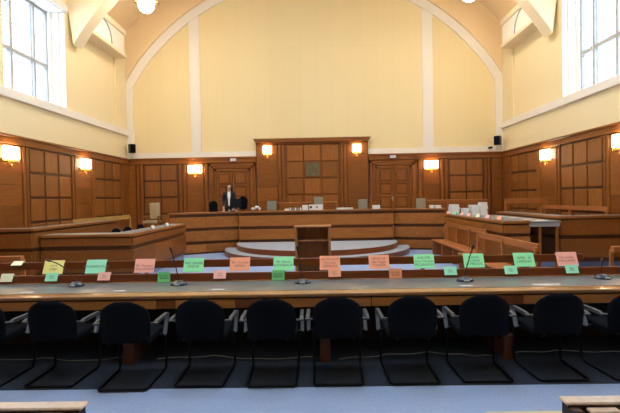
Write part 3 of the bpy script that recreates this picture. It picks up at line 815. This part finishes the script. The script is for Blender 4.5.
# cables on the floor under the table
def cable(pts, label):
    P = []
    for i in range(len(pts) - 1):
        for k in range(6):
            s = k / 6; a, b = Vector(pts[i]), Vector(pts[i + 1]); P.append(a.lerp(b, s) + Vector((0, .02 * math.sin(PI * 2 * s + i), 0)))
    P.append(Vector(pts[-1]))
    tag(obj('floor_cable', MB().tube([(p.x, p.y, .012) for p in P], .005, 6), 'cable', smooth=True), label, 'cable', 'cables on the floor')
cable([(-3.8, 4.9, 0), (-3.1, 4.96, 0), (-2.6, 4.86, 0), (-2.15, 4.98, 0), (-2.02, 4.94, 0)], 'pale cable on the dark carpet left of the left red-brown table support')
cable([(-1.8, 4.9, 0), (-1.2, 4.97, 0), (-.7, 4.85, 0), (-.05, 4.9, 0)], 'pale cable on the dark carpet between left and centre table supports')
cable([(.2, 4.82, 0), (.7, 4.93, 0), (1.2, 5.0, 0), (1.6, 4.9, 0), (1.85, 4.86, 0)], 'pale cable on the dark carpet between centre and right table supports')
cable([(2.1, 4.95, 0), (2.6, 5.0, 0), (3.2, 4.94, 0), (3.9, 4.97, 0)], 'pale cable on the dark carpet right of the right red-brown table support')

# ------------------------------------------------------------------ pews nearest the camera
def near_pew(sign, label):
    t = thing('pew', label, 'pew', (sign * 1.08, 2.0, 0), 0, 'pews nearest the camera')
    def bx(x0, x1, *r, **k):
        a, b = sorted((sign * x0, sign * x1)); return MB().box(a, b, *r, **k)
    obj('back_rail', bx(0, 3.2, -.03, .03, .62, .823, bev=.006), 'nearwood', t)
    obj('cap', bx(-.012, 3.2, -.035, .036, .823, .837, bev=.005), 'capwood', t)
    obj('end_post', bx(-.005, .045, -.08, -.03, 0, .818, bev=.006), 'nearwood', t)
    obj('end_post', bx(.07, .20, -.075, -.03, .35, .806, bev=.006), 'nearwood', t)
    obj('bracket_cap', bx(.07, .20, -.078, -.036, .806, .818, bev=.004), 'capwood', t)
    obj('seat', bx(.03, 3.2, .04, .44, .40, .45, bev=.01), 'redwood', t)
    for x in (.05, 1.5, 3.1): obj('support', bx(x, x + .05, .03, .42, 0, .42, bev=.006), 'redwood', t)
near_pew(-1, 'dark wooden pew back with pale lit top edge, in the lower left corner')
near_pew(1, 'dark wooden pew back with pale lit top edge, in the lower right corner')

# ------------------------------------------------------------------ chairs and things behind the benches
def office_chair(loc, rz, label, top=.95, w=.30):
    t = thing('office_chair', label, 'chair', loc, rz, 'black office chairs')
    obj('backrest', MB().extr([(-w * .42, top - .46), (w * .42, top - .46)] + [(w / 2 * math.cos(PI * i / 12), top - .16 + .16 * math.sin(PI * i / 12)) for i in range(13)], 'y', .2, .26), 'black', t)
    obj('seat', MB().box(-.23, .23, -.24, .2, .42, .49, bev=.025, seg=2), 'black', t, smooth=True)
    obj('column', MB().tube([(0, 0, .08), (0, 0, .42)], .025, 10), 'blackp', t); b = MB()
    for i in range(5):
        a = 2 * PI * i / 5; b.tube([(0, 0, .09), (.27 * math.cos(a), .27 * math.sin(a), .05)], .016, 6); b.ball(.025, (.27 * math.cos(a), .27 * math.sin(a), .025), n=8)
    obj('base', b, 'blackp', t)
    obj('back_stay', MB().box(-.03, .03, .2, .235, .44, top - .3, bev=.005), 'blackp', t)
    return t
def low_chair(x, y, label, rz):
    t = thing('office_chair', label, 'chair', (x, y, .2), rz, 'black office chairs')
    m = MB(); n = 10; r = .24
    poly = [(-r, .45)] + [(-r * math.cos(PI * i / n), .70 + .21 * math.sin(PI * i / n)) for i in range(n + 1)] + [(r, .45)]
    m.extr(poly, 'y', .19, .25); obj('backrest', m, 'black', t)
    obj('seat', MB().box(-.23, .23, -.24, .2, .42, .49, bev=.025, seg=2), 'black', t)
    obj('column', MB().tube([(0, 0, .05), (0, 0, .42)], .025, 8), 'blackp', t)
    obj('base', MB().lathe([(.26, 0), (.24, .03), (.05, .06), (0, .06)], 5), 'blackp', t)
for x, y, lb in ((-4.66, 10.75, 'round-topped black chair behind the lower left desk, nearest of three'), (-4.66, 11.4, 'round-topped black chair behind the lower left desk, middle of three'), (-4.76, 12.5, 'round-topped black chair behind the lower left desk, farthest of three')):
    low_chair(x, y, lb, PI / 2)
office_chair((-3.62, 15.75, .62), 0, 'black office chair behind the judges bench, left of the standing person', 1.10, .30).rotation_euler = (0, 0, PI)
office_chair((-2.76, 16.35, .62), 0, 'tall black office chair behind the judges bench, right of the standing person', 1.24, .34)
def armchair(x, y, mat, label, top=1.06, rz=0.):
    t = thing('judge_armchair', label, 'chair', (x, y, .62), rz, 'upholstered chairs behind the judges bench')
    obj('backrest', MB().box(-.17, .17, .18, .25, .52, top, bev=.03, seg=2), mat, t, smooth=True)
    obj('seat', MB().box(-.25, .25, -.25, .2, .40, .48, bev=.025, seg=2), mat, t, smooth=True)
    for sx in (-1, 1):
        for sy, zt in ((-.22, .62), (.2, .56)):
            obj('leg', MB().box(sx * .25 - .02, sx * .25 + .02, sy - .02, sy + .02, 0, zt, bev=.004), 'panel', t)
        obj('armrest', MB().box(sx * .25 - .025, sx * .25 + .025, -.25, .22, .60, .635, bev=.008), 'panel', t)
    obj('back_frame', MB().box(-.19, .19, .255, .275, .5, top - .02, bev=.005), 'panel', t)
armchair(-5.55, 15.0, 'tan', 'tan armchair with wooden arms standing alone at the left end of the judges platform', 1.07)
armchair(-1.68, 16.1, 'grey', 'grey high-backed chair behind the judges bench, between standing person and lectern', 1.06)
armchair(.02, 16.1, 'grey', 'grey high-backed chair behind the judges bench, above the white boxes', 1.17)
armchair(1.62, 16.1, 'grey', 'grey high-backed chair behind the judges bench, left of the right door', 1.06)
armchair(3.69, 16.0, 'grey', 'grey high-backed chair behind the judges bench, right of the right door', 1.05)
def cabinet(x0, x1, y, zt, label):
    t = thing('low_cabinet', label, 'cabinet', ((x0 + x1) / 2, y, .62)); w = (x1 - x0) / 2; z = zt - .62
    obj('body', MB().box(-w, w, 0, .42, 0, z - .06, bev=.006), 'bench', t)
    obj('top', MB().box(-w - .03, w + .03, -.03, .43, z - .06, z, bev=.008), 'rail', t)
    for i in range(3): obj('door', MB().box(-w + 2 * w * i / 3 + .03, -w + 2 * w * (i + 1) / 3 - .03, -.02, 0, .06, z - .12, bev=.006), 'panel', t)
cabinet(-1.5, .7, 17.1, 1.61, 'low oak cabinet against the central panelling behind the judges bench')
cabinet(4.15, 6.4, 17.1, 1.60, 'low oak cabinet against the right back panelling near the paper stacks')

JT = 1.351
def box_thing(name, label, cat, x0, x1, y0, y1, z0, z1, mat='paper', bev=.004, group=None):
    return tag(obj(name, MB().box(x0 - (x0 + x1) / 2, x1 - (x0 + x1) / 2, y0 - (y0 + y1) / 2, y1 - (y0 + y1) / 2, 0, z1 - z0, bev=bev), mat, loc=((x0 + x1) / 2, (y0 + y1) / 2, z0)), label, cat, group)
BOXG = 'white boxes and papers on the judges bench'
box_thing('document_box', 'small white box on the judges bench, left of the two large white boxes', 'box', -.53, -.34, 15.1, 15.3, JT, JT + .17, group=BOXG)
db = thing('document_box', 'wide white box with dark markings on the judges bench above the lectern', 'box', (-.07, 15.2, JT), 0, BOXG)
obj('carton', MB().box(-.23, .23, -.12, .12, 0, .18, bev=.004), 'paper', db)
mk = MB().box(-.21, -.13, -.122, -.119, .06, .14); mk.extr([(-.02, .1), (.07, .15), (.07, .125), (.03, .1), (.07, .075), (.07, .05)], 'y', -.1225, -.119)
obj('marking', mk, 'ink', db)
box_thing('document_box', 'white box on the judges bench in front of the right door', 'box', 1.84, 2.08, 15.1, 15.3, JT, JT + .125, group=BOXG)
box_thing('document_box', 'tiny white box on the judges bench next to small bottles', 'box', -1.12, -.98, 15.1, 15.2, JT, JT + .06, group=BOXG)
def heap(x, y, z, w, d, h, n, label, name='paper_heap', mat='paper'):
    t = thing(name, label, 'papers', (x, y, z)); random.seed(int(x * 100) + 5)
    zc = 0.; k = 0
    while zc < h - 1e-3 and k < n:
        hh = h / n
        s = .75 + random.random() * .25
        m = MB().box(-w / 2 * s, w / 2 * s, -d / 2, d / 2, zc, zc + hh * .96, bev=min(.003, hh * .3)); m.xf(Matrix.Rotation(random.uniform(-.15, .15), 4, 'Z'))
        obj('sheet_stack', m, mat, t); zc += hh; k += 1
    return t
heap(.9, 15.15, JT, .55, .3, .06, 3, 'loose white papers on the judges bench, right of the lectern')
heap(-3.14, 14.98, JT, .16, .2, .012, 2, 'white papers under the standing person hand on the judges bench')
cr = thing('tissue_pack', 'crumpled white paper bundle on the judges bench right of the monitor', 'papers', (-2.1, 15.15, JT + .03))
m = MB(); random.seed(3)
for i in range(6): bmesh.ops.create_icosphere(m.bm, subdivisions=1, radius=.055, matrix=Matrix.Translation((-.11 + i * .045, random.uniform(-.03, .03), .045 + (.05 if i in (3, 4) else 0))) @ Matrix.Diagonal((1, 1, random.uniform(.8, 1.3), 1)))
obj('crumple', m, 'paper', cr)
for i in range(5):
    t = thing('water_bottle', 'small clear bottle in the row on the judges bench, number %s from the lectern side' % ['five', 'four', 'three', 'two', 'one'][i], 'bottle', (-.93 + i * .085, 15.15, JT), 0, 'small bottles on the judges bench')
    obj('body', MB().lathe([(.026, 0), (.027, .06), (.012, .085), (.012, .095)], 10), 'deskgrey' if i % 2 else 'paper', t, smooth=True)
    obj('cap', MB().lathe([(.014, .095), (.014, .11), (0, .11)], 8), 'leaf', t)
# monitor + keyboard near the standing person
mo = thing('computer_monitor', 'black monitor seen from behind on the judges bench beside the standing person', 'monitor', (-2.80, 15.35, JT))
obj('screen', MB().box(-.17, .17, -.02, .02, .12, .43, bev=.01), 'screen', mo); obj('stand', MB().box(-.03, .03, -.01, .02, .01, .2), 'blackp', mo); obj('foot', MB().box(-.1, .1, -.07, .08, 0, .012, bev=.004), 'blackp', mo)
for x, lb in ((-3.0, 'small white cup left below the monitor on the judges bench'), (-2.75, 'small white cup right below the monitor on the judges bench')):
    tag(obj('paper_cup', MB().lathe([(.03, 0), (.038, .05), (.034, .05), (.028, .006), (0, .006)], 12), 'paper', loc=(x, 15.16, JT), smooth=True), lb, 'cup', 'cups on the judges bench')
# stacks of files on the right
PG = 'white file stacks on the right-hand desks'
heap(4.13, 13.75, 1.186, .30, .3, .30, 4, 'white file stack at the far end of the lower right desk')
heap(4.22, 13.0, 1.186, .17, .25, .20, 4, 'shorter white file stack on the lower right desk, middle of three')
heap(4.44, 12.9, 1.186, .22, .3, .29, 6, 'tallest white file stack on the lower right desk, nearest of three')
heap(3.93, 14.9, 1.346, .20, .3, .10, 3, 'white file pile on the right end of the judges bench')
heap(3.72, 14.8, 1.346, .14, .18, .11, 2, 'small white pile next to the grey chair on the judges bench right end')
heap(5.05, 13.9, 1.131, .21, .3, .40, 6, 'tall thin white file stack on the open table with legs')
for i, (y, c) in enumerate(((14.05, 'salmon'), (13.35, 'green'), (12.7, 'rose'), (12.1, 'rose'), (11.45, 'cream'), (10.8, 'rose'), (10.1, 'salmon'))):
    nm = ['farthest', 'second farthest', 'third farthest', 'middle', 'third nearest', 'second nearest', 'nearest'][i]
    t = thing('name_card', '%s small folded card on the lower right desk, %s of seven' % ({'salmon': 'salmon', 'green': 'green', 'rose': 'pink', 'cream': 'cream'}[c], nm), 'card', (4.05, y, 1.186), -PI / 2 + .5, 'small cards along the lower right desk')
    m = MB().box(-.06, .06, -.045, -.0435, 0, .0015)
    fl_ = MB().box(-.06, .06, -.0015, 0, -.085, 0); fl_.xf(Matrix.Translation((0, 0, .085)) @ Matrix.Rotation(-.45, 4, 'X')); obj('front_flap', fl_, 'c_' + c, t)
    fl_ = MB().box(-.06, .06, 0, .0015, -.085, 0); fl_.xf(Matrix.Translation((0, 0, .085)) @ Matrix.Rotation(.45, 4, 'X')); obj('back_flap', fl_, 'paper', t)
    m.bm.free()
for i, (x, y) in enumerate(((-4.08, 11.0), (-4.08, 12.05))):
    t = thing('name_card', 'small white folded card on the lower left desk edge, %s one' % ['nearer', 'farther'][i], 'card', (x, y, 1.067), 1.2, 'white cards on the lower left desk')
    for s, nm in ((-1, 'front_flap'), (1, 'back_flap')):
        fl_ = MB().box(-.05, .05, -.0007, .0007, -.09, 0); fl_.xf(Matrix.Translation((0, 0, .09)) @ Matrix.Rotation(s * .45, 4, 'X')); obj(nm, fl_, 'paper', t)
for i, y in enumerate((10.6, 11.3, 12.1, 12.9)):
    tag(obj('paper_sheet', MB().box(-.13, .13, -.15, .15, 0, .002), 'paper', loc=(5.2, y, 1.131)), 'white sheet lying on the open right table, %s from the near end' % ['first', 'second', 'third', 'fourth'][i], 'paper', 'sheets on the open right table')

# ------------------------------------------------------------------ the standing person
def skin_mesh(name, verts, edges, mat, parent, sub=2, root=0):
    me = bpy.data.meshes.new(name); me.from_pydata([v[0] for v in verts], edges, [])
    o = bpy.data.objects.new(name, me); COL.objects.link(o)
    o.modifiers.new('s', 'SKIN'); 
    sv = me.skin_vertices[0].data
    for i, v in enumerate(verts):
        r = v[1]; sv[i].radius = (r, r) if not isinstance(r, tuple) else r
        sv[i].use_root = (i == root)
    s = o.modifiers.new('u', 'SUBSURF'); s.levels = sub; s.render_levels = sub
    dg = bpy.context.evaluated_depsgraph_get(); dg.update()
    m2 = bpy.data.meshes.new_from_object(o.evaluated_get(dg)); m2.name = name
    bpy.data.objects.remove(o); bpy.data.meshes.remove(me)
    m2.materials.clear(); m2.materials.append(M[mat])
    for p in m2.polygons: p.use_smooth = True
    o = bpy.data.objects.new(name, m2); COL.objects.link(o); o.parent = parent
    return o
pe = thing('person', 'person in black jacket over white shirt standing behind the judges bench, head turned aside', 'person', (-3.13, 15.85, .62), .12)
V = []; E = []
def ch(pts, root=None):
    prev = root
    for p in pts:
        V.append(p); i = len(V) - 1
        if prev is not None: E.append((prev, i))
        prev = i
    return prev
ch([((0, 0, .93), (.12, .10))])
neck_base = ch([((0, 0, 1.06), (.105, .085)), ((0, -.01, 1.22), (.125, .095)), ((0, -.01, 1.34), (.11, .075))], 0)
ch([((0, -.02, 1.42), .05), ((0, -.03, 1.48), .058), ((0, -.045, 1.545), (.072, .085)), ((0, -.035, 1.61), (.068, .078)), ((0, -.03, 1.645), .045)], neck_base)
wr = {}
for s in (-1, 1):
    e = ch([((s * .155, 0, 1.345), .055), ((s * .195, .0, 1.20), .046), ((s * .205, .0, 1.07), .04), ((s * .19, -.16, .98), .034), ((s * .17, -.33, .87), .026), ((s * .165, -.375, .835), .024), ((s * .16, -.42, .80), (.032, .018))], neck_base)
    for k, (dx, L) in enumerate(((-.024, .07), (-.008, .08), (.008, .075), (.024, .06))):
        ch([((s * .16 + dx, -.445, .785), .0095), ((s * .16 + dx * 1.2, -.445 - L * .5, .772), .009), ((s * .16 + dx * 1.3, -.445 - L, .755), .008)], e)
    ch([((s * .16 - s * .035, -.40, .79), .0105), ((s * .16 - s * .055, -.435, .772), .009)], e)
for s in (-1, 1):
    ch([((s * .085, 0, .85), .085), ((s * .09, -.01, .65), .068), ((s * .095, -.015, .48), .052), ((s * .1, .0, .28), .046), ((s * .1, .02, .09), .034), ((s * .1, -.04, .045), .036), ((s * .105, -.13, .035), .032)], 0)
body = skin_mesh('body', V, E, 'skin', pe)
V = []; E = []
ch([((0, 0, .80), (.155, .125))])
nb = ch([((0, 0, .95), (.150, .12)), ((0, 0, 1.06), (.14, .11)), ((0, -.01, 1.22), (.142, .11)), ((0, -.008, 1.35), (.122, .085)), ((0, -.005, 1.395), (.075, .065))], 0)
for s in (-1, 1):
    ch([((s * .155, 0, 1.35), .07), ((s * .195, .0, 1.20), .066), ((s * .205, .0, 1.07), .060), ((s * .19, -.16, .985), .050), ((s * .175, -.31, .885), .038)], 4)
skin_mesh('jacket', V, E, 'jacket', pe)
V = []; E = []
ch([((0, 0, .93), (.13, .11))])
for s in (-1, 1): ch([((s * .085, 0, .84), .095), ((s * .09, -.01, .65), .08), ((s * .095, -.01, .48), .066), ((s * .1, .0, .28), .06), ((s * .1, .01, .10), .055)], 0)
skin_mesh('trousers', V, E, 'jacket', pe)
m = MB(); n = 8
for z0, z1, w0, w1, y in ((.92, 1.10, .022, .028, -.135), (1.10, 1.26, .028, .05, -.14), (1.26, 1.40, .05, .045, -.118)):
    m.extr([(-w0, z0), (w0, z0), (w1, z1), (-w1, z1)], 'y', y - .008, y + .03)
obj('shirt_front', m, 'shirt', pe)
obj('collar', MB().lathe([(.062, 1.37), (.06, 1.42), (.054, 1.435)], 14, (0, -.015, 0)), 'shirt', pe, smooth=True)
h = MB().ball(.098, (0, -.012, 1.585), (.92, 1.0, 1.02), 16)
bmesh.ops.delete(h.bm, geom=[v for v in h.bm.verts if v.co.y < -.05 and v.co.z < 1.625], context='VERTS')
h.tube([(-.078, .0, 1.60), (-.085, .01, 1.50), (-.085, .015, 1.38)], [.035, .045, .03], 8); h.tube([(.078, .0, 1.60), (.085, .01, 1.50), (.085, .015, 1.38)], [.035, .045, .03], 8)
h.tube([(0, .06, 1.60), (0, .075, 1.50), (0, .08, 1.36)], [.05, .06, .03], 8)
obj('hair', h, 'hair', pe, smooth=True)
fc = MB()
for s in (-1, 1): fc.ball(.011, (s * .030, -.118, 1.565), n=8)
obj('eyes', fc, 'hair', pe)
obj('nose', MB().tube([(0, -.118, 1.565), (0, -.138, 1.53), (0, -.125, 1.522)], [.008, .014, .010], 8), 'skin', pe, smooth=True)
obj('mouth', MB().box(-.022, .022, -.118, -.105, 1.490, 1.499, bev=.003), 'inkred', pe)

# ------------------------------------------------------------------ world, camera, view
w = bpy.data.worlds.new('sky'); SC.world = w; w.use_nodes = True
bg = w.node_tree.nodes['Background']; bg.inputs['Color'].default_value = (.80, .90, 1.0, 1); bg.inputs['Strength'].default_value = 5.

F_PX, YAW, PITCH, ROLL = 450., -.0177, -.0184, .0185
def ray(u, vv):
    a, b = (u - 310) / F_PX, (vv - 206.5) / F_PX; c, s = math.cos(ROLL), math.sin(ROLL)
    a, b = a * c - b * s, a * s + b * c
    y = math.cos(PITCH) + b * math.sin(PITCH); z = math.sin(PITCH) - b * math.cos(PITCH)
    return Vector((a * math.cos(YAW) + y * math.sin(YAW), -a * math.sin(YAW) + y * math.cos(YAW), z))
fwd = ray(310, 206.5); right = (ray(311, 206.5) - fwd).normalized(); up = -(ray(310, 207.5) - fwd).normalized(); fwd.normalize()
cam = bpy.data.cameras.new('camera'); cam.sensor_width = 36; cam.lens = F_PX / 620 * 36; cam.clip_start = .05; cam.clip_end = 200
co = bpy.data.objects.new('camera', cam); COL.objects.link(co)
mw = Matrix.Identity(4)
for i in range(3): mw[i][0], mw[i][1], mw[i][2] = right[i], up[i], -fwd[i]
mw[2][3] = 1.75
co.matrix_world = mw
SC.camera = co
vs = SC.view_settings; SC.display_settings.display_device = 'sRGB'
vs.view_transform = 'Standard'; vs.look = 'None'; vs.gamma = 1; vs.use_curve_mapping = False; vs.exposure = 1.03
SC.cycles.max_bounces = 10; SC.cycles.diffuse_bounces = 6; SC.cycles.use_denoising = True
SC.cycles.sample_clamp_indirect = 8
